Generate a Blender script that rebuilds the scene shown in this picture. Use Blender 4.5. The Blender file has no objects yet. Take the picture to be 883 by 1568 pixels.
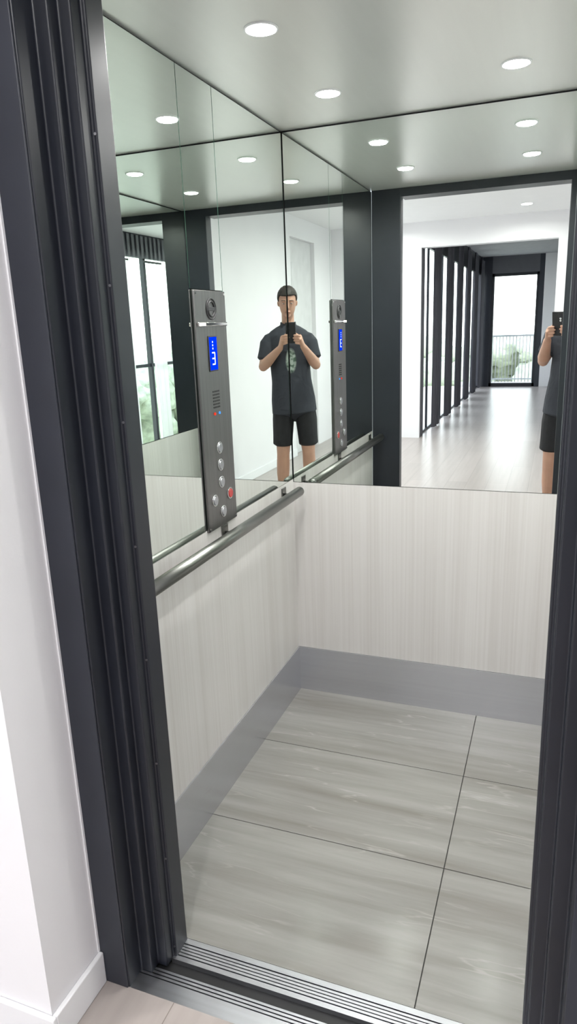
import bpy, bmesh, math, random
from mathutils import Vector, Matrix
random.seed(7)
S=bpy.context.scene
S.view_settings.view_transform='Standard'
S.view_settings.look='None'
S.view_settings.exposure=0.0

# ------------------------------------------------------------------ materials
def newmat(name):
    m=bpy.data.materials.new(name); m.use_nodes=True
    nt=m.node_tree; b=nt.nodes['Principled BSDF']
    return m,nt,b
def mat(name,col,rough=.5,metal=0.0,noise=0.06,nscale=(8,8,8),bump=0.0,bscale=60,emit=None,estr=0,coat=0,spec=None):
    m,nt,b=newmat(name)
    N=nt.nodes; L=nt.links
    tc=N.new('ShaderNodeTexCoord'); mp=N.new('ShaderNodeMapping'); mp.inputs['Scale'].default_value=nscale
    L.new(tc.outputs['Object'],mp.inputs['Vector'])
    nz=N.new('ShaderNodeTexNoise'); nz.inputs['Scale'].default_value=1; nz.inputs['Detail'].default_value=5
    L.new(mp.outputs[0],nz.inputs['Vector'])
    cr=N.new('ShaderNodeValToRGB')
    cr.color_ramp.elements[0].position=.3; cr.color_ramp.elements[1].position=.7
    cr.color_ramp.elements[0].color=[max(0,c*(1-noise)) for c in col]+[1]
    cr.color_ramp.elements[1].color=[min(1,c*(1+noise)) for c in col]+[1]
    L.new(nz.outputs['Fac'],cr.inputs[0]); L.new(cr.outputs[0],b.inputs['Base Color'])
    b.inputs['Roughness'].default_value=rough; b.inputs['Metallic'].default_value=metal
    if spec is not None: b.inputs['Specular IOR Level'].default_value=spec
    if coat: b.inputs['Coat Weight'].default_value=coat; b.inputs['Coat Roughness'].default_value=.1
    if bump:
        n2=N.new('ShaderNodeTexNoise'); n2.inputs['Scale'].default_value=bscale; n2.inputs['Detail'].default_value=3
        L.new(tc.outputs['Object'],n2.inputs['Vector'])
        bp=N.new('ShaderNodeBump'); bp.inputs['Strength'].default_value=bump; bp.inputs['Distance'].default_value=.002
        L.new(n2.outputs['Fac'],bp.inputs['Height']); L.new(bp.outputs[0],b.inputs['Normal'])
    if emit: b.inputs['Emission Color'].default_value=(*emit,1); b.inputs['Emission Strength'].default_value=estr
    return m
def emis(name,col,s):
    m=bpy.data.materials.new(name); m.use_nodes=True; nt=m.node_tree; nt.nodes.clear()
    o=nt.nodes.new('ShaderNodeOutputMaterial'); e=nt.nodes.new('ShaderNodeEmission')
    e.inputs[0].default_value=(*col,1); e.inputs[1].default_value=s
    nt.links.new(e.outputs[0],o.inputs[0]); return m

M_frame=mat('black_powdercoat',(.012,.014,.021),.36,0,.1,(6,6,6))
M_frame2=mat('charcoal_powdercoat',(.020,.023,.034),.42,0,.1,(6,6,6))
M_white=mat('white_plaster',(.78,.77,.79),.7,0,.015,(3,3,3),.08,150)
M_trimw=mat('white_gloss_trim',(.80,.80,.82),.35,0,.01)
M_ceilr=mat('white_ceiling_paint',(.82,.82,.83),.85,0,.01)
M_mirror,nt,b=newmat('mirror_glass')
b.inputs['Base Color'].default_value=(.865,.92,.875,1); b.inputs['Metallic'].default_value=1; b.inputs['Roughness'].default_value=0.0
M_medge=mat('mirror_glass_edge',(.10,.20,.15),.15,0,.1)
M_steel=mat('brushed_steel',(.50,.51,.54),.34,1,.07,(2,2,120))
M_kick=mat('kickplate_steel',(.55,.555,.585),.27,.72,.025,(3,3,90))
M_ceil=mat('satin_steel_ceiling',(.79,.79,.765),.28,.40,.012,(40,3,3))
M_rail=mat('handrail_steel',(.22,.225,.21),.30,1,.08,(60,3,60))
M_cop=mat('control_panel_steel',(.20,.195,.195),.34,1,.14,(200,200,3))
M_chrome=mat('chrome',(.8,.8,.8),.08,1,.02)
M_dsteel=mat('dull_screw',(.12,.12,.13),.35,1,.02)
M_alu=mat('sill_aluminium',(.52,.53,.56),.32,1,.08,(3,80,80))
M_black=mat('black_gap',(.004,.004,.005),.6,0,.1)
M_rubber=mat('black_plastic',(.02,.02,.022),.45,0,.1)
M_curt=mat('white_curtain',(.82,.82,.84),.8,0,.04)
M_curt.node_tree.nodes['Principled BSDF'].inputs['Transmission Weight'].default_value=.35
M_drape=mat('dark_grey_drape',(.060,.058,.070),.85,0,.15,(30,30,2))
M_red=mat('red_button',(.30,.03,.03),.35,0,.1,emit=(1,.05,.03),estr=.1)
M_blue=emis('blue_display',(.0,.04,1.0),1.1)
M_digit=emis('display_digit',(.75,.85,1),1.6)
M_lamp=emis('downlight_lens',(1,.99,.96),60)
M_led=emis('led_strip',(1,.9,.7),8)
M_ledr=emis('red_led',(1,.05,.02),1.0); M_ledb=emis('blue_led',(.1,.4,1),1.0)

# laminate with vertical grain
M_lam,nt,b=newmat('pale_timber_laminate'); N=nt.nodes; L=nt.links
tc=N.new('ShaderNodeTexCoord'); mp=N.new('ShaderNodeMapping'); mp.inputs['Scale'].default_value=(150,150,1.1)
L.new(tc.outputs['Object'],mp.inputs[0])
nz=N.new('ShaderNodeTexNoise'); nz.inputs['Scale'].default_value=1; nz.inputs['Detail'].default_value=4; nz.inputs['Distortion'].default_value=.2
L.new(mp.outputs[0],nz.inputs['Vector'])
mp2=N.new('ShaderNodeMapping'); mp2.inputs['Scale'].default_value=(14,14,.4); L.new(tc.outputs['Object'],mp2.inputs[0])
nz2=N.new('ShaderNodeTexNoise'); nz2.inputs['Scale'].default_value=1; nz2.inputs['Detail'].default_value=3; L.new(mp2.outputs[0],nz2.inputs['Vector'])
ma=N.new('ShaderNodeMath'); ma.operation='ADD'; L.new(nz.outputs[0],ma.inputs[0]); L.new(nz2.outputs[0],ma.inputs[1])
cr=N.new('ShaderNodeValToRGB'); e=cr.color_ramp.elements
e[0].position=.34; e[0].color=(.54,.52,.50,1); e[1].position=.60; e[1].color=(.615,.60,.585,1)
mm=N.new('ShaderNodeMath'); mm.operation='MULTIPLY'; mm.inputs[1].default_value=.5; L.new(ma.outputs[0],mm.inputs[0])
L.new(mm.outputs[0],cr.inputs[0]); L.new(cr.outputs[0],b.inputs['Base Color']); b.inputs['Roughness'].default_value=.42

# stone tile: long soft streaks running across the cab
M_tile,nt,b=newmat('grey_stone_tile'); N=nt.nodes; L=nt.links
tc=N.new('ShaderNodeTexCoord'); mp=N.new('ShaderNodeMapping'); mp.inputs['Scale'].default_value=(1.0,13,1); mp.inputs['Rotation'].default_value=(0,0,.07)
L.new(tc.outputs['Object'],mp.inputs[0])
nz=N.new('ShaderNodeTexNoise'); nz.inputs['Scale'].default_value=1.2; nz.inputs['Detail'].default_value=8; nz.inputs['Distortion'].default_value=.18; nz.inputs['Roughness'].default_value=.6
L.new(mp.outputs[0],nz.inputs['Vector'])
cr=N.new('ShaderNodeValToRGB'); e=cr.color_ramp.elements
e[0].position=.28; e[0].color=(.18,.17,.152,1); e[1].position=.72; e[1].color=(.285,.28,.265,1)
x=e.new(.5); x.color=(.235,.23,.215,1)
L.new(nz.outputs[0],cr.inputs[0])
mp3=N.new('ShaderNodeMapping'); mp3.inputs['Scale'].default_value=(1.0,8,1); mp3.inputs['Rotation'].default_value=(0,0,.12)
L.new(tc.outputs['Object'],mp3.inputs[0])
nz3=N.new('ShaderNodeTexNoise'); nz3.inputs['Scale'].default_value=1.5; nz3.inputs['Detail'].default_value=4; nz3.inputs['Distortion'].default_value=.12
L.new(mp3.outputs[0],nz3.inputs['Vector'])
cr3=N.new('ShaderNodeValToRGB'); e=cr3.color_ramp.elements
e[0].position=.488; e[0].color=(0,0,0,1); e[1].position=.5; e[1].color=(1,1,1,1); x=e.new(.512); x.color=(0,0,0,1)
L.new(nz3.outputs[0],cr3.inputs[0])
mix=N.new('ShaderNodeMixRGB'); mix.inputs[2].default_value=(.40,.39,.37,1)
nz4=N.new('ShaderNodeTexNoise'); nz4.inputs['Scale'].default_value=3.5; L.new(tc.outputs['Object'],nz4.inputs['Vector'])
mr=N.new('ShaderNodeMapRange'); mr.inputs[1].default_value=.42; mr.inputs[2].default_value=.65; mr.inputs[4].default_value=.5; L.new(nz4.outputs[0],mr.inputs[0])
mf=N.new('ShaderNodeMath'); mf.operation='MULTIPLY'; L.new(cr3.outputs[0],mf.inputs[0]); L.new(mr.outputs[0],mf.inputs[1]); L.new(mf.outputs[0],mix.inputs[0])
L.new(cr.outputs[0],mix.inputs[1]); L.new(mix.outputs[0],b.inputs['Base Color'])
b.inputs['Roughness'].default_value=.17
n2=N.new('ShaderNodeTexNoise'); n2.inputs['Scale'].default_value=90; L.new(tc.outputs['Object'],n2.inputs['Vector'])
bp=N.new('ShaderNodeBump'); bp.inputs['Strength'].default_value=.12; bp.inputs['Distance'].default_value=.001
L.new(n2.outputs[0],bp.inputs['Height']); L.new(bp.outputs[0],b.inputs['Normal'])
M_grout=mat('grout',(.07,.07,.065),.8)

# room floor planks
M_wood,nt,b=newmat('pale_timber_floor'); N=nt.nodes; L=nt.links
tc=N.new('ShaderNodeTexCoord'); mp=N.new('ShaderNodeMapping'); mp.inputs['Rotation'].default_value=(0,0,math.pi/2)
L.new(tc.outputs['Object'],mp.inputs[0])
br=N.new('ShaderNodeTexBrick'); br.inputs['Scale'].default_value=1; br.inputs['Brick Width'].default_value=1.6; br.inputs['Row Height'].default_value=.18; br.inputs['Mortar Size'].default_value=.0012
br.inputs['Color1'].default_value=(.44,.39,.37,1); br.inputs['Color2'].default_value=(.39,.345,.325,1); br.inputs['Mortar'].default_value=(.22,.19,.17,1)
L.new(mp.outputs[0],br.inputs['Vector'])
mp2=N.new('ShaderNodeMapping'); mp2.inputs['Scale'].default_value=(30,1.5,1); L.new(tc.outputs['Object'],mp2.inputs[0])
nz=N.new('ShaderNodeTexNoise'); nz.inputs['Scale'].default_value=1; nz.inputs['Detail'].default_value=5; L.new(mp2.outputs[0],nz.inputs['Vector'])
mx=N.new('ShaderNodeMixRGB'); mx.blend_type='MULTIPLY'; mx.inputs[0].default_value=.3
L.new(br.outputs[0],mx.inputs[1]); L.new(nz.outputs[0],mx.inputs[2]); L.new(mx.outputs[0],b.inputs['Base Color']); b.inputs['Roughness'].default_value=.28

# ------------------------------------------------------------------ mesh helpers
def empty(name,loc=(0,0,0),rot=None):
    o=bpy.data.objects.new(name,None); S.collection.objects.link(o); o.location=loc
    o.empty_display_size=.1
    if rot: o.rotation_euler=rot
    return o
class B:
    def __init__(s): s.bm=bmesh.new(); s.mats=[]
    def mi(s,m):
        if m not in s.mats: s.mats.append(m)
        return s.mats.index(m)
    def box(s,x0,x1,y0,y1,z0,z1,m,bev=0):
        r=bmesh.ops.create_cube(s.bm,size=1); vs=r['verts']
        for v in vs: v.co=Vector(((x0+x1)/2+v.co.x*(x1-x0),(y0+y1)/2+v.co.y*(y1-y0),(z0+z1)/2+v.co.z*(z1-z0)))
        fs={f for v in vs for f in v.link_faces}
        i=s.mi(m)
        for f in fs: f.material_index=i
        if bev:
            es={e for v in vs for e in v.link_edges}
            r=bmesh.ops.bevel(s.bm,geom=list(es),offset=bev,segments=2,affect='EDGES',profile=.5)
            for f in r['faces']: f.material_index=i; f.smooth=True
    def cyl(s,p0,p1,r,m,n=24,r2=None,smooth=True):
        p0=Vector(p0);p1=Vector(p1); d=p1-p0
        r_=bmesh.ops.create_cone(s.bm,cap_ends=True,segments=n,radius1=r,radius2=r if r2 is None else r2,depth=d.length)
        q=d.to_track_quat('Z','Y').to_matrix().to_4x4(); Mx=Matrix.Translation((p0+p1)/2)@q
        bmesh.ops.transform(s.bm,matrix=Mx,verts=r_['verts'])
        i=s.mi(m)
        for f in {f for v in r_['verts'] for f in v.link_faces}:
            f.material_index=i; f.smooth = smooth and len(f.verts)==4
    def sph(s,c,r,m,sc=(1,1,1),sub=3):
        r_=bmesh.ops.create_icosphere(s.bm,subdivisions=sub,radius=r)
        for v in r_['verts']: v.co=Vector((c[0]+v.co.x*sc[0],c[1]+v.co.y*sc[1],c[2]+v.co.z*sc[2]))
        i=s.mi(m)
        for f in {f for v in r_['verts'] for f in v.link_faces}: f.material_index=i; f.smooth=True
        return r_['verts']
    def tor(s,c,R,r,axis,m,n=32,k=10):
        i=s.mi(m); q=Vector(axis).to_track_quat('Z','Y'); rows=[]
        for a in range(n):
            A=2*math.pi*a/n; row=[]
            for b_ in range(k):
                Bq=2*math.pi*b_/k
                p=Vector(((R+r*math.cos(Bq))*math.cos(A),(R+r*math.cos(Bq))*math.sin(A),r*math.sin(Bq)))
                row.append(s.bm.verts.new(Vector(c)+q@p))
            rows.append(row)
        for a in range(n):
            for b_ in range(k):
                f=s.bm.faces.new((rows[a][b_],rows[(a+1)%n][b_],rows[(a+1)%n][(b_+1)%k],rows[a][(b_+1)%k])); f.material_index=i; f.smooth=True
    def prism(s,pts,z0,z1,m):
        lo=[s.bm.verts.new((x,y,z0)) for x,y in pts]; hi=[s.bm.verts.new((x,y,z1)) for x,y in pts]
        i=s.mi(m); n=len(pts)
        fs=[s.bm.faces.new(lo[::-1]),s.bm.faces.new(hi)]
        for k in range(n): fs.append(s.bm.faces.new((lo[k],lo[(k+1)%n],hi[(k+1)%n],hi[k])))
        for f in fs: f.material_index=i
    def loft(s,pts,m,ref=(0,1,0),n=18):
        i=s.mi(m); P=[Vector(p[0]) for p in pts]; rings=[]
        for k,p in enumerate(pts):
            a=P[max(0,k-1)]; c=P[min(len(P)-1,k+1)]
            t=(c-a).normalized(); rf=Vector(ref); sd=t.cross(rf)
            if sd.length<1e-4: sd=t.cross(Vector((1,0,0)))
            sd.normalize(); up=sd.cross(t).normalized()
            rr=[]
            for j in range(n):
                A=2*math.pi*j/n
                rr.append(s.bm.verts.new(P[k]+sd*(p[1]*math.cos(A))+up*(p[2]*math.sin(A))))
            rings.append(rr)
        fs=[]
        for k in range(len(rings)-1):
            for j in range(n):
                fs.append(s.bm.faces.new((rings[k][j],rings[k][(j+1)%n],rings[k+1][(j+1)%n],rings[k+1][j])))
        t0=(P[0]-P[1]).normalized(); t1=(P[-1]-P[-2]).normalized()
        v0=s.bm.verts.new(P[0]+t0*min(pts[0][1],pts[0][2])*.6); v1=s.bm.verts.new(P[-1]+t1*min(pts[-1][1],pts[-1][2])*.6)
        for j in range(n):
            fs.append(s.bm.faces.new((v0,rings[0][(j+1)%n],rings[0][j])))
            fs.append(s.bm.faces.new((v1,rings[-1][j],rings[-1][(j+1)%n])))
        for f in fs: f.material_index=i; f.smooth=True
    def done(s,name,parent=None,norm=True):
        if norm: bmesh.ops.recalc_face_normals(s.bm,faces=s.bm.faces[:])
        me=bpy.data.meshes.new(name); s.bm.to_mesh(me); s.bm.free()
        for m in s.mats: me.materials.append(m)
        o=bpy.data.objects.new(name,me); S.collection.objects.link(o)
        if parent: o.parent=parent
        return o
def boxo(name,x0,x1,y0,y1,z0,z1,m,parent=None,bev=0):
    b=B(); b.box(x0,x1,y0,y1,z0,z1,m,bev); return b.done(name,parent)

# ------------------------------------------------------------------ dimensions
XL,XR,YF,YB,H=-.923,.15,1.19,2.436,2.10      # cabin inner faces
OL,OR,OH=-.773,.012,2.06                       # door opening
MZ=.893
CAMZ=1.457

# ---------------- cabin shell
b=B()
b.box(XL-.03,XR+.03,YF,YB+.03,-.05,-.006,M_grout)
xs=[XL,-.21,XR]; ys=[YF,1.62,2.045,YB]
for i in range(2):
    for j in range(3):
        b.box(xs[i]+.0015,xs[i+1]-.0015,ys[j]+.0015,ys[j+1]-.0015,-.006,0,M_tile)
floor_c=b.done('floor')
b=B()
b.box(XL-.04,XL-.006,YF,YB+.04,0,H,M_black)
b.box(XL-.006,XL,YF,YB,.19,MZ-.002,M_lam)
b.done('wall_left')
b=B(); b.box(XL-.006,XR+.006,YB+.006,YB+.04,0,H,M_black); b.box(XL,XR,YB,YB+.006,.19,MZ-.014,M_lam); b.done('wall_back')
b=B(); b.box(XR+.006,XR+.04,YF,YB+.04,0,H,M_black); b.box(XR,XR+.006,YF,YB,.19,MZ-.004,M_lam); b.done('wall_right')
boxo('baseboard_left',XL-.006,XL+.004,YF,YB-.004,0,.189,M_kick)
boxo('baseboard_back',XL-.004,XR+.004,YB-.004,YB+.006,0,.189,M_kick)
boxo('baseboard_right',XR-.004,XR+.006,YF,YB-.004,0,.189,M_kick)
boxo('ceiling',XL-.04,XR+.04,YF,YB+.04,H,H+.03,M_ceil)
def mir(name,x0,x1,y0,y1,z0,z1,face):
    b=B(); b.box(x0,x1,y0,y1,z0,z1,M_medge)
    b.bm.faces.ensure_lookup_table(); b.bm.normal_update()
    i=b.mi(M_mirror)
    for f in b.bm.faces:
        if f.normal.dot(Vector(face))>.9: f.material_index=i
    return b.done(name)
g=.0015
mt=H-.006
mir('wall_mirror',XL-.006,XL,YF,1.712-g,MZ,mt,(1,0,0))
mir('wall_mirror',XL-.006,XL,1.712+g,1.909-g,1.565,mt,(1,0,0))
mir('wall_mirror',XL-.006,XL,1.909+g,YB-.003,MZ,mt,(1,0,0))
mir('wall_mirror',XL+.003,XR-.003,YB,YB+.006,MZ-.012,mt,(0,-1,0))
mir('wall_mirror',XR,XR+.006,YF,YB-.003,MZ,mt,(-1,0,0))

# ---------------- control panel on left wall
cp=empty('elevator_control_panel')
b=B()
b.box(XL-.004,XL+.008,1.716,1.906,.885,1.562,M_cop,.002)
b.done('faceplate',cp)
fx=XL+.008
b=B()
b.box(fx-.001,fx+.0025,1.780,1.832,1.342,1.44,M_rubber,.001)
b.box(fx+.001,fx+.0032,1.783,1.829,1.346,1.437,M_blue)
for z in (1.362,1.378,1.394): b.box(fx+.003,fx+.004,1.796,1.812,z-.002,z+.002,M_digit)
b.box(fx+.003,fx+.004,1.810,1.814,1.362,1.394,M_digit)
for k in range(3): b.box(fx+.003,fx+.004,1.80,1.804,1.403+k*.009,1.408+k*.009,M_digit)
b.done('display',cp)
b=B(); b.box(fx-.001,fx+.007,1.722,1.900,1.466,1.478,M_chrome,.003); b.box(fx+.006,fx+.0085,1.727,1.76,1.468,1.476,M_led); b.done('light_strip',cp)
b=B()
b.tor((fx+.001,1.812,1.513),.028,.0022,(1,0,0),M_rubber)
b.tor((fx+.001,1.812,1.513),.020,.003,(1,0,0),M_rubber)
b.box(fx-.001,fx+.003,1.786,1.838,1.508,1.518,M_rubber,.001)
b.done('logo_badge',cp)
b=B()
for i in range(6):
    for j in range(5): b.cyl((fx-.001,1.793+j*.009,1.285-i*.009),(fx+.0007,1.793+j*.009,1.285-i*.009),.0028,M_black,10)
b.cyl((fx,1.795,1.222),(fx+.003,1.795,1.222),.004,M_ledr,12); b.cyl((fx,1.825,1.222),(fx+.003,1.825,1.222),.004,M_ledb,12)
b.done('speaker_grille',cp)
b=B()
for (y,z,m) in [(1.812,1.121,M_steel),(1.812,1.070,M_steel),(1.812,1.018,M_steel),(1.762,.972,M_steel),(1.863,.972,M_red),(1.812,.928,M_steel)]:
    b.cyl((fx,y,z),(fx+.005,y,z),.0135,m,28,.0125); b.tor((fx+.001,y,z),.016,.002,(1,0,0),M_chrome)
for (y,z) in [(1.724,.893),(1.898,.893),(1.724,1.554),(1.898,1.554)]: b.cyl((fx,y,z),(fx+.0015,y,z),.0035,M_chrome,12)
b.done('buttons',cp)

# ---------------- handrail
hr=empty('handrail')
b=B(); rx=XL+.051; rz=.862; R=.018
b.cyl((rx,YF+.02,rz),(rx,YB-.075,rz),R,M_rail,32)
b.sph((rx,YB-.075,rz),R,M_rail); b.sph((rx,YF+.02,rz),R,M_rail)
b.done('rail_tube',hr)
b=B()
for y in (YF+.07,1.825,YB-.11):
    b.box(XL,XL+.005,y-.02,y+.02,rz-.035,rz+.02,M_rail,.002)
    b.cyl((XL+.003,y,rz-.010),(rx,y,rz-.010),.009,M_rail,16)
b.done('brackets',hr)

# ---------------- downlights: cabin fixtures, plus added ones that light the landing
def downlight(x,y,z,energy,r=.032,trim=M_trimw):
    e=empty('cabin_or_added_downlight',(x,y,z))
    b=B(); b.tor((0,0,-.001),r+.004,.003,(0,0,1),trim); b.done('trim_ring',e)
    b=B(); b.cyl((0,0,-.001),(0,0,-.004),r,M_lamp,28); b.done('lens',e)
    l=bpy.data.lights.new('lamp','AREA'); l.shape='DISK'; l.size=r*1.9; l.energy=energy; l.color=(1,.99,.97); l.spread=math.radians(165)
    o=bpy.data.objects.new('lamp',l); S.collection.objects.link(o); o.parent=e; o.location=(0,0,-.006)
for x in (-.66,-.146):
    for y in (1.638,2.13): downlight(x,y,H,5.0)

# ---------------- elevator door frame
fr=empty('elevator_door_frame')
prof=[(.134,1.03),(.063,1.03),(.063,1.080),(.034,1.080),(.034,1.107),(.009,1.107),(.009,1.136),(0.0,1.136),(0,1.19),(.150,1.19),(.150,1.165),(.134,1.165)]
b=B(); b.prism([(OL-x,y) for x,y in prof],-.004,2.30,M_frame)
o=b.done('left_jamb',fr)
b=B(); b.prism([(OR+x,y) for x,y in prof],-.004,2.30,M_frame); o2=b.done('right_jamb',fr)
for q in (o,o2):
    bv=q.modifiers.new('bev','BEVEL'); bv.width=.0035; bv.segments=4; bv.limit_method='ANGLE'; bv.angle_limit=.3
boxo('left_faceplate',OL-.134,OL-.066,1.026,1.030,0,2.30,M_frame2,fr,.0015)
boxo('right_faceplate',OR+.066,OR+.134,1.026,1.030,0,2.30,M_frame2,fr,.0015)
boxo('header',OL-.002,OR+.002,1.08,1.19,OH,2.30,M_frame,fr)
b=B()
for k in range(9):
    z=.03+.252*k
    b.cyl((OL-.0045,1.137,z),(OL-.0035,1.1345,z),.0025,M_dsteel,10)
b.done('screws',fr)

# ---------------- sills
sl=empty('elevator_door_sill')
b=B()
x0,x1=OL-.09,OR+.09
b.box(x0,x1,1.030,1.070,-.03,-.0002,M_alu)
for k in range(3): b.box(x0,x1,1.0735+k*.0085,1.079+k*.0085,-.03,-.001,M_alu)
b.box(x0,x1,1.035,1.19,-.05,-.012,M_black)
b.done('landing_sill',sl)
b=B()
b.box(OL-.01,OR+.01,1.128,1.140,-.03,.0005,M_alu)
for k in range(4): b.box(OL-.01,OR+.01,1.1435+k*.008,1.149+k*.008,-.03,.000,M_alu)
b.box(OL-.01,OR+.01,1.176,1.19,-.03,.0005,M_alu)
b.done('car_sill',sl)

# ---------------- landing / room shell
RX0,RX1,RY0=-2.75,.93,-4.1; RH=2.62
WY=.862
boxo('floor_landing',RX0-.1,RX1+.1,-11.6,1.030,-.05,0,M_wood)
b=B()
b.box(RX0-.1,OL-.134,WY,1.15,0,RH,M_white)
b.box(OR+.134,RX1+.1,WY,1.15,0,RH,M_white)
b.box(OL-.134,OR+.134,WY,1.03,2.30,RH,M_white)
b.done('wall_landing')
def skirt(name,x0,x1,y0,y1):
    boxo(name,x0,x1,y0,y1,0,.085,M_trimw,None,.003)
skirt('baseboard_landing',RX0,OL-.122,WY-.012,WY)
skirt('baseboard_reveal_left',OL-.134,OL-.122,WY-.0,1.026)
skirt('baseboard_landing_right',OR+.122,RX1,WY-.012,WY)
skirt('baseboard_reveal_right',OR+.122,OR+.134,WY,1.026)
boxo('trim_1',OL-.134,OL-.131,1.021,1.026,.085,2.3,M_trimw)
boxo('ceiling_landing',RX0-.1,RX1+.1,RY0,WY+.2,RH,RH+.1,M_ceilr)
DY0,DY1,DH=-3.42,-2.60,2.40
boxo('wall_landing_right',RX1,RX1+.1,DY1,WY,0,RH,M_white)
boxo('wall_landing_right',RX1,RX1+.1,RY0,DY0,0,RH,M_white)
boxo('wall_landing_right',RX1,RX1+.1,DY0,DY1,DH+.002,RH,M_white)
M_door=mat('grey_white_door',(.64,.64,.65),.5)
b=B(); b.box(RX1+.05,RX1+.09,DY0+.002,DY1-.002,0.004,DH,M_door)
for z in (.25,1.3): b.box(RX1+.046,RX1+.05,DY0+.14,DY1-.14,z,z+.85,M_door,.002)
b.cyl((RX1+.05,DY1-.07,1.0),(RX1+.0,DY1-.07,1.0),.009,M_chrome,16); b.cyl((RX1+.01,DY1-.07,1.0),(RX1+.01,DY1-.19,1.0),.008,M_chrome,16)
b.done('door_1')
skirt('baseboard_right',RX1-.012,RX1,DY1,WY-.012)
WZ1=2.40
boxo('wall_landing_left',RX0-.1,RX0,-.6,WY,0,RH,M_white)
boxo('wall_landing_left',RX0-.1,RX0,-4.2,-3.95,0,RH,M_white)
boxo('wall_landing_left',RX0-.1,RX0,-3.95,-.6,WZ1,RH,M_frame2)
M_slat=mat('grey_pelmet_slats',(.10,.10,.115),.5)
b=B()
for k in range(34): b.box(RX0+.001,RX0+.03,-3.93+.1*k,-3.88+.1*k,WZ1-.06,RH-.02,M_slat)
b.box(RX0+.001,RX0+.012,-3.93,-.6,WZ1+.02,RH-.02,M_frame2)
b.done('blind_pelmet')
def window(name,x,ys,z0,z1,t=.07,d=.1,mid=True):
    b=B()
    b.box(x-d/2,x+d/2,ys[0],ys[-1],z1-t,z1,M_frame,.003); b.box(x-d/2,x+d/2,ys[0],ys[-1],z0,z0+t,M_frame,.003)
    for y in ys: b.box(x-d/2,x+d/2,y-t/2,y+t/2,z0,z1,M_frame,.003)
    if mid: b.box(x-d*.3,x+d*.3,ys[0],ys[-1],1.02,1.06,M_frame,.002)
    return b.done(name)
window('window_1',RX0-.05,[-3.92,-3.1,-2.28,-1.45,-.63],0,WZ1,.05,.06)
def curtain(x,y0,y1,z0,z1,m=M_curt,amp=.028,rod=True):
    b=B(); n=int((y1-y0)/.012); i=b.mi(m); rows=[]
    for k in range(n+1):
        y=y0+(y1-y0)*k/n; dx=amp*math.sin(k*.85)+amp*.3*math.sin(k*.31)
        rows.append((b.bm.verts.new((x+dx,y,z0)),b.bm.verts.new((x+dx*.6,y,z1))))
    for k in range(n):
        f=b.bm.faces.new((rows[k][0],rows[k+1][0],rows[k+1][1],rows[k][1])); f.material_index=i; f.smooth=True
    if rod: b.cyl((x,y0-.05,z1+.01),(x,y1+.05,z1+.01),.012,M_rubber,12)
    return b.done('window_curtain',None,False)
for (a,c) in [(-3.9,-3.68),(-3.25,-2.95),(-2.50,-2.15),(-1.68,-1.32),(-.95,-.65)]: curtain(RX0+.10,a,c,.02,2.28)
# partition with opening
JX=-1.63
boxo('wall_partition',RX0-.1,JX,RY0-.15,RY0,0,RH,M_white)
boxo('wall_partition',JX,-.07,RY0-.15,RY0,2.33,RH+.4,M_white)
boxo('wall_partition',-.07,RX1+.1,RY0-.15,RY0,0,RH+.4,M_white)
# hall beyond
HX0,HX1,HY=-1.63,-.02,-11.4
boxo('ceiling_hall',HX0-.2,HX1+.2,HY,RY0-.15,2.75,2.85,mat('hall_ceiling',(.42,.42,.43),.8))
b=B()
n=6; step=(RY0-.15-HY)/n
b.box(HX0-.12,HX0-.02,HY,RY0-.15,2.42,2.80,M_frame2)
for k in range(n+1):
    y=HY+step*k; b.box(HX0-.05,HX0+.005,y-.10,y+.10,0,2.75,M_drape,.004)
b.done('wall_hall_left')
for k in range(n): 
    y=HY+step*k; curtain(HX0+.045,y+.10,y+.52,.02,2.66,M_drape,.022,False)
window('window_2',HX0-.04,[HY+step*k*.5 for k in range(2*n+1)],0,2.42,.03,.03,False)
boxo('wall_hall_right',HX1,HX1+.1,HY,RY0-.15,0,2.8,M_white)
b=B(); b.box(HX0-.2,-1.42,HY-.12,HY,0,2.8,M_frame2); b.box(-.46,-.36,HY-.12,HY,0,2.8,M_frame2); b.box(-.36,HX1+.1,HY-.12,HY,0,2.8,M_white); b.box(-1.42,-.46,HY-.12,HY,2.40,2.8,M_slat)
b.done('wall_hall_end')
b=B()
for (x0,x1,z0,z1) in [(-1.42,-1.37,0,2.4),(-.51,-.46,0,2.4),(-1.42,-.46,2.34,2.4),(-1.42,-.46,0,.08)]: b.box(x0,x1,HY-.1,HY-.02,z0,z1,M_frame,.003)
b.done('window_3')
M_railb=mat('grey_railing',(.30,.31,.32),.5)
b=B()
for k in range(20): b.cyl((-1.6+.075*k,HY-1.2,-.0),(-1.6+.075*k,HY-1.2,1.05),.008,M_railb,8)
b.box(-1.9,0.2,HY-1.22,HY-1.18,1.05,1.09,M_railb,.003); b.box(-1.9,0.2,HY-1.22,HY-1.18,.06,.09,M_railb)
b.box(-2.2,.6,HY-1.35,HY-.12,-.1,-.0,mat('balcony_slab',(.5,.5,.5),.8))
b.done('balcony_railing')
for (x,y,e_) in [(-.4,0.0,20),(-1.9,0.0,20),(-.4,-1.9,20),(-1.9,-1.9,20),(-.4,-3.4,16),(-1.9,-3.4,16)]: downlight(x,y,RH,e_,.055,M_trimw)  # lit lamps added to the landing ceiling to brighten the room

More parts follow.
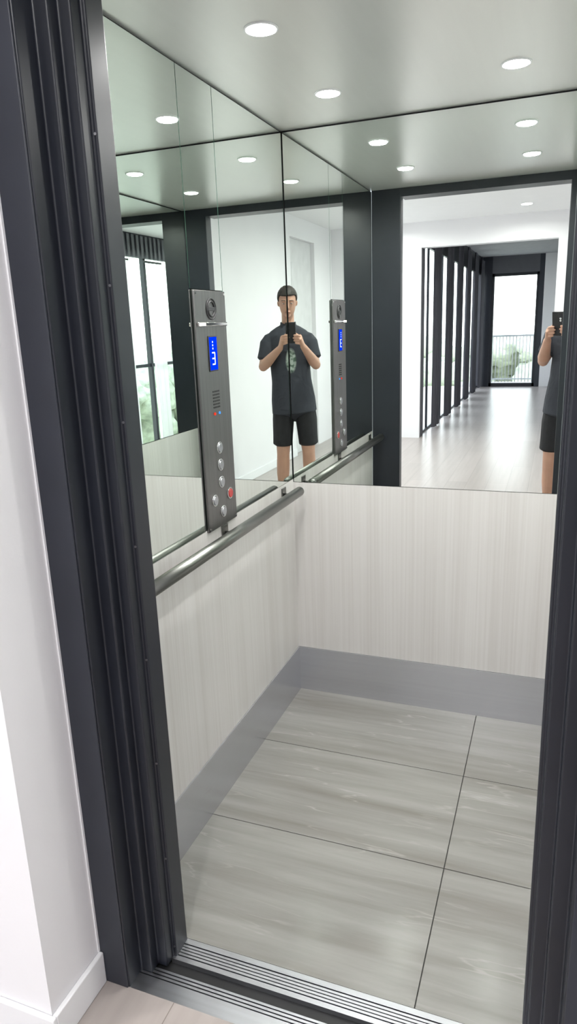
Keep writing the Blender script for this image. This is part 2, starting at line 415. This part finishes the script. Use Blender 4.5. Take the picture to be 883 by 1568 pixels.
# outside
M_grass=mat('grass',(.52,.54,.46),.9,0,.3,(.6,.6,.6))
boxo('ground_outside',-60,40,-60,-0.0,-3.4,-3.2,M_grass)
M_leaf=mat('tree_foliage',(.48,.51,.41),.8,0,.3,(5,5,5)); M_bark=mat('tree_bark',(.35,.3,.25),.9,0,.4)
def tree(x,y,z,h,r):
    e=empty('tree',(x,y,z))
    b=B(); b.loft([((0,0,0),.18,.18),((.05,0,h*.3),.13,.13),((0,.05,h*.6),.09,.09),((.03,0,h*.85),.04,.04)],M_bark,n=10); b.done('trunk',e)
    b=B()
    for k in range(16):
        c=(random.uniform(-r,r)*.7,random.uniform(-r,r)*.7,h*.55+random.uniform(0,h*.42)); rr=r*random.uniform(.30,.5)
        vs=b.sph(c,rr,M_leaf,(1,1,.8),3)
        for v in vs:
            d=(v.co-Vector(c)); v.co=Vector(c)+d*random.uniform(.78,1.18)
    b.done('crown',e,False)
for (x,y,h,r) in [(-9,-5,3.8,1.7),(-10,-9,4.0,1.9),(-8.5,-13,3.6,1.8),(-11,-1.5,4.0,1.8),(-9.5,-17,3.8,1.9),(-5,-20,3.9,1.9),(-2,-22,3.8,1.9),(0.5,-20,3.9,1.8),(-8.6,-7.2,3.5,1.6),(-9,-3.2,3.7,1.6),(-3.6,-19,3.6,1.6),(-9,-11,3.6,1.6)]:
    tree(x,y,-3.2,h,r)

# ------------------------------------------------------------------ camera
Yv=Vector((416,-299,1060)).normalized()
Zv=-Vector((150,3916,1060)).normalized()
Zv=(Zv-Yv*Zv.dot(Yv)).normalized()
Xv=Yv.cross(Zv)
if Xv.x<0: Xv=-Xv
right=Vector((Xv.x,Yv.x,Zv.x)); down=Vector((Xv.y,Yv.y,Zv.y)); fwd=Vector((Xv.z,Yv.z,Zv.z))
CM=Matrix((( right.x,-down.x,-fwd.x,0),(right.y,-down.y,-fwd.y,0),(right.z,-down.z,-fwd.z,CAMZ),(0,0,0,1)))
cd=bpy.data.cameras.new('camera'); cam=bpy.data.objects.new('camera',cd); S.collection.objects.link(cam)
cam.matrix_world=CM; cd.sensor_fit='VERTICAL'; cd.sensor_height=36; cd.sensor_width=20.25; cd.lens=36*1060/1568; cd.clip_start=.003
S.camera=cam

# ------------------------------------------------------------------ phone
ph=empty('mobile_phone'); ph.matrix_world=CM
b=B()
b.box(-.055,.020,-.125,.030,.004,.012,M_rubber,.0035); b.done('phone_body',ph)
b=B()
b.box(-.0125,.0125,-.035,.016,.0025,.0045,mat('phone_camera_glass',(.03,.03,.035),.1,0),.0008)
for yy in (-.012,-.026): b.cyl((0,yy,.0035),(0,yy,.0015),.0065,M_chrome,20)
b.done('lens_block',ph)

# ------------------------------------------------------------------ person
f2=Vector((fwd.x,fwd.y,0)).normalized(); r2=Vector((f2.y,-f2.x,0))
pl=-f2*.34 + r2*(-.005)
PM=Matrix(((r2.x,f2.x,0,pl.x),(r2.y,f2.y,0,pl.y),(0,0,1,0),(0,0,0,1)))
person=empty('person'); person.matrix_world=PM
PI=PM.inverted()
def P(x,y,z): return PI@(CM@Vector((x,y,z)))
HEADROT=Matrix.Rotation(math.radians(-13),3,'X')
HPIV=Vector((0,-.005,1.545))
HS=.90
def tilt(verts):
    for v in verts:
        p=HPIV+HEADROT@(v.co-HPIV)
        v.co=Vector((p.x*HS,p.y*HS,1.748+(p.z-1.748)*HS))
def ox(z): return -.028*min(1,max(0,(1.25-z)/.45))
def zz(z): return z+.020*min(1,max(0,(z-1.1)/.25))
M_skin=mat('skin',(.50,.285,.20),.5,0,.08,(12,12,12)); M_skin.node_tree.nodes['Principled BSDF'].inputs['Subsurface Weight'].default_value=.05
M_hair=mat('dark_hair',(.018,.013,.010),.6,0,.4,(120,120,60),.5,200)
M_short=mat('black_shorts_fabric',(.012,.012,.014),.85,0,.2,(30,30,30),.3,120)
def rem(o,vox,it=3,par=person):
    m=o.modifiers.new('remesh','REMESH'); m.mode='VOXEL'; m.voxel_size=vox; m.use_smooth_shade=True
    s=o.modifiers.new('smooth','SMOOTH'); s.iterations=it; s.factor=.5
    return o
def torso(b,L,m,n):
    b.loft([((ox(z),cy,zz(z)),rx_,ry_) for z,cy,rx_,ry_ in L],m,n=n)
def limb(b,s_,L,m):
    b.loft([((s_*x+ox(z),y,z),r1,r2_) for x,y,z,r1,r2_ in L],m)
b=B()
hd=[(1.515,.030,.026,.026),(1.530,.032,.044,.048),(1.552,.024,.057,.068),(1.58,.014,.065,.082),(1.61,.006,.071,.090),(1.64,.002,.074,.094),(1.675,-.002,.075,.094),(1.70,-.004,.070,.088),(1.722,-.006,.057,.073),(1.738,-.008,.034,.045)]
b.loft([((0,cy,z),rx_,ry_) for z,cy,rx_,ry_ in hd],M_skin,n=24)
b.loft([((0,.094,1.645),.007,.006),((0,.106,1.620),.009,.009),((0,.110,1.605),.013,.011),((0,.100,1.596),.011,.008)],M_skin,n=12)
b.loft([((-.022,.092,1.566),.006,.006),((0,.098,1.566),.008,.008),((.022,.092,1.566),.006,.006)],M_skin,ref=(0,0,1),n=10)
b.loft([((-.016,.078,1.532),.012,.012),((0,.084,1.530),.014,.014),((.016,.078,1.532),.012,.012)],M_skin,ref=(0,0,1),n=10)
for s_ in (-1,1):
    b.loft([((s_*.076,-.004,1.645),.006,.014),((s_*.081,-.008,1.625),.007,.018),((s_*.077,-.002,1.600),.006,.011)],M_skin,n=12)
    b.loft([((s_*.014,.090,1.655),.006,.007),((s_*.034,.088,1.659),.007,.008),((s_*.054,.070,1.653),.006,.007)],M_skin,ref=(0,0,1),n=10)
tilt(b.bm.verts)
torso(b,[(.86,0,.13,.085),(.93,0,.145,.095),(1.07,.005,.130,.092),(1.2,.0,.138,.098),(1.31,0,.145,.100),(1.365,-.005,.132,.084),(1.41,-.01,.092,.064),(1.45,-.012,.060,.054)],M_skin,24)
b.loft([((0,-.018,1.43),.055,.054),((0,-.012,1.51),.048,.049),((0,.0,1.59),.048,.050)],M_skin)
for s_ in (-1,1):
    limb(b,s_,[(.075,0,.90,.078,.082),(.088,.005,.78,.072,.078),(.094,.01,.64,.064,.070),(.100,.012,.52,.055,.061),(.103,.012,.46,.051,.057),(.106,-.005,.38,.053,.059),(.110,-.012,.30,.051,.057),(.116,-.015,.20,.037,.041),(.120,-.018,.11,.031,.035),(.122,-.018,.06,.033,.037)],M_skin)
    b.loft([((s_*.122-.028,-.03,.05),.034,.032),((s_*.130-.028,.05,.042),.038,.028),((s_*.140-.028,.13,.032),.042,.018)],M_skin,ref=(0,0,1))
    def W(x,y,z):
        return P(x if s_>0 else -.035-x, y, z)
    wr=W(.068,-.165,.045)
    el=Vector((s_*.205,.060,1.165))
    sh=Vector((s_*.130,-.01,1.375))
    b.loft([(sh,.036,.036),(sh.lerp(el,.2)+Vector((s_*.012,0,0)),.044,.044),(sh.lerp(el,.5)+Vector((s_*.008,0,0)),.043,.044),(sh.lerp(el,.85),.039,.040),(el,.037,.038),(el.lerp(wr,.2),.041,.042),(el.lerp(wr,.45),.036,.036),(el.lerp(wr,.8),.028,.027),(wr,.025,.022)],M_skin,ref=(0,.3,1))
    b.loft([(wr,.024,.020),(W(.060,-.140,.036),.031,.018),(W(.054,-.112,.027),.038,.016),(W(.049,-.085,.018),.036,.014)],M_skin,ref=(1,0,0))
    for i in range(4):
        yy=-.062-.0195*i+(0 if s_>0 else -.006)
        Ln=[.030,.036,.032,.022][i]
        b.loft([(W(.049,yy-.012,.020),.0095,.0095),(W(.041,yy-.004,.004),.0090,.0090),(W(.032,yy,-.0055),.0085,.0085),(W(.032-Ln*.55,yy+.003,-.0062),.0078,.0078),(W(.032-Ln,yy+.005,-.0045),.0068,.0068)],M_skin,ref=(0,0,1),n=10)
    b.loft([(W(.056,-.125,.040),.014,.012),(W(.046,-.095,.036),.012,.011),(W(.030,-.072,.026),.0105,.010),(W(.012,-.056,.021),.0088,.008)],M_skin,ref=(0,0,1),n=12)
rem(b.done('body',person),.0042,2)
# shirt with an oval chest print
M_shirt,nt,bs=newmat('charcoal_polo_fabric'); N=nt.nodes; L=nt.links
tc=N.new('ShaderNodeTexCoord')
mpp=N.new('ShaderNodeMapping'); mpp.inputs['Location'].default_value=(.012/.042,-.11/.10,-1.205/.095); mpp.inputs['Scale'].default_value=(1/.042,1/.10,1/.095)
L.new(tc.outputs['Object'],mpp.inputs[0])
vl=N.new('ShaderNodeVectorMath'); vl.operation='LENGTH'; L.new(mpp.outputs[0],vl.inputs[0])
mk=N.new('ShaderNodeMapRange'); mk.inputs[1].default_value=1.05; mk.inputs[2].default_value=.75; mk.inputs[3].default_value=0; mk.inputs[4].default_value=1; L.new(vl.outputs['Value'],mk.inputs[0])
nz=N.new('ShaderNodeTexNoise'); nz.inputs['Scale'].default_value=26; L.new(tc.outputs['Object'],nz.inputs['Vector'])
cr=N.new('ShaderNodeValToRGB'); e=cr.color_ramp.elements; e[0].position=.40; e[0].color=(.05,.09,.06,1); e[1].position=.54; e[1].color=(.34,.39,.35,1)
L.new(nz.outputs[0],cr.inputs[0])
mx=N.new('ShaderNodeMixRGB'); mx.inputs[1].default_value=(.027,.030,.040,1); L.new(mk.outputs[0],mx.inputs[0]); L.new(cr.outputs[0],mx.inputs[2])
L.new(mx.outputs[0],bs.inputs['Base Color']); bs.inputs['Roughness'].default_value=.85
n5=N.new('ShaderNodeTexNoise'); n5.inputs['Scale'].default_value=9; n5.inputs['Detail'].default_value=2; n5.inputs['Distortion'].default_value=1.2; L.new(tc.outputs['Object'],n5.inputs['Vector'])
b5=N.new('ShaderNodeBump'); b5.inputs['Strength'].default_value=.5; b5.inputs['Distance'].default_value=.02; L.new(n5.outputs[0],b5.inputs['Height']); L.new(b5.outputs[0],bs.inputs['Normal'])
b=B()
torso(b,[(.80,.0,.178,.136),(.90,0,.174,.130),(1.05,.005,.156,.116),(1.2,.0,.156,.118),(1.30,0,.166,.120),(1.365,-.005,.168,.108),(1.405,-.01,.142,.090),(1.435,-.014,.094,.076)],M_shirt,28)
b.loft([((0,-.018,1.445),.074,.070),((0,-.022,1.472),.062,.060)],M_shirt,ref=(0,1,-.25),n=24)
for s_ in (-1,1):
    el=Vector((s_*.205,.060,1.165)); sh=Vector((s_*.122,-.008,1.385))
    b.loft([(sh+Vector((0,0,.006)),.036,.040),(sh.lerp(el,.08)+Vector((s_*.010,0,.002)),.056,.056),(sh.lerp(el,.26)+Vector((s_*.020,0,.002)),.064,.063),(sh.lerp(el,.5)+Vector((s_*.012,0,0)),.060,.061),(sh.lerp(el,.76)+Vector((s_*.006,0,0)),.059,.060)],M_shirt,ref=(0,.3,1))
    b.loft([((s_*.056,-.020,1.486),.006,.014),((s_*.048,.028,1.473),.006,.015),((s_*.024,.060,1.448),.006,.017),((s_*.011,.074,1.428),.005,.010)],M_shirt,ref=(0,0,1),n=10)
rem(b.done('polo_shirt',person),.0055,5)
b=B()
b.loft([((ox(.98),0,.98),.150,.108),((ox(.9),0,.90),.160,.114),((-.028,0,.83),.158,.112)],M_short,n=28)
for s_ in (-1,1):
    limb(b,s_,[(.080,0,.86,.086,.102),(.092,.003,.74,.086,.098),(.099,.008,.62,.080,.090),(.104,.010,.545,.078,.087)],M_short)
rem(b.done('shorts',person),.006,3)
for s_ in (-1,1):
    b=B(); q=s_*.122-.028
    b.loft([((q,-.075,.045),.036,.036),((q+s_*.002,-.03,.060),.042,.055),((q+s_*.008,.05,.050),.048,.045),((q+s_*.018,.13,.036),.050,.032),((q+s_*.022,.18,.030),.036,.024)],M_rubber,ref=(0,0,1),n=20)
    b.box(q+s_*.010-.042,q+s_*.010+.042,-.10,.19,.001,.018,M_trimw,.008)
    b.done('shoe',person)
b=B()
vs=b.sph((0,-.008,1.672),1.0,M_hair,(.086,.109,.094),5)
for v in vs:
    y=v.co.y
    t=min(1,max(0,(y+.02)/.08)); t=t*t*(3-2*t)
    lim=1.592+(1.700-1.592)*t
    if abs(v.co.x)>.05 and -.01<y<.04: lim=max(lim,1.640)
    if v.co.z<lim:
        v.co.z=lim+(v.co.z-lim)*.10; v.co.x*=.90; v.co.y=(v.co.y+.008)*.88-.008
    else:
        k=1+.022*math.sin(v.co.x*260+v.co.y*60)*math.cos(v.co.y*90)
        v.co.z=1.672+(v.co.z-1.672)*k
    v.co+=Vector((random.uniform(-1,1),random.uniform(-1,1),random.uniform(-.5,1)))*.0008
tilt(vs)
b.done('hair',person)
M_eye=mat('eye_white',(.6,.6,.6),.2); M_iris=mat('iris',(.03,.02,.015),.1); M_lip=mat('lips',(.38,.16,.13),.5)
b=B()
for s_ in (-1,1):
    b.sph((s_*.031,.081,1.639),.0105,M_eye,(1.15,1,.55)); b.sph((s_*.031,.0895,1.636),.0045,M_iris,(1,.8,.9))
    b.sph((s_*.031,.0815,1.6425),.0115,M_skin,(1.2,1,.45))
    b.loft([((s_*.016,.0955,1.660),.0025,.0025),((s_*.034,.0925,1.664),.0030,.0025),((s_*.052,.080,1.659),.002,.002)],M_hair,ref=(0,0,1),n=8)
b.loft([((-.020,.096,1.570),.002,.002),((0,.1040,1.571),.0035,.003),((.020,.096,1.570),.002,.002)],M_lip,ref=(0,0,1),n=8)
b.loft([((-.016,.096,1.564),.002,.002),((0,.1025,1.563),.004,.003),((.016,.096,1.564),.002,.002)],M_lip,ref=(0,0,1),n=8)
tilt(b.bm.verts)
b.done('face_features',person)

# ------------------------------------------------------------------ world
w=bpy.data.worlds.new('world'); S.world=w; w.use_nodes=True; nt=w.node_tree; bg=nt.nodes['Background']
tc=nt.nodes.new('ShaderNodeTexCoord'); sp=nt.nodes.new('ShaderNodeSeparateXYZ'); nt.links.new(tc.outputs['Generated'],sp.inputs[0])
cr=nt.nodes.new('ShaderNodeValToRGB'); e=cr.color_ramp.elements; e[0].position=0; e[0].color=(.95,.97,1,1); e[1].position=1; e[1].color=(.70,.80,1,1)
nt.links.new(sp.outputs[2],cr.inputs[0]); nt.links.new(cr.outputs[0],bg.inputs[0]); bg.inputs[1].default_value=4.8
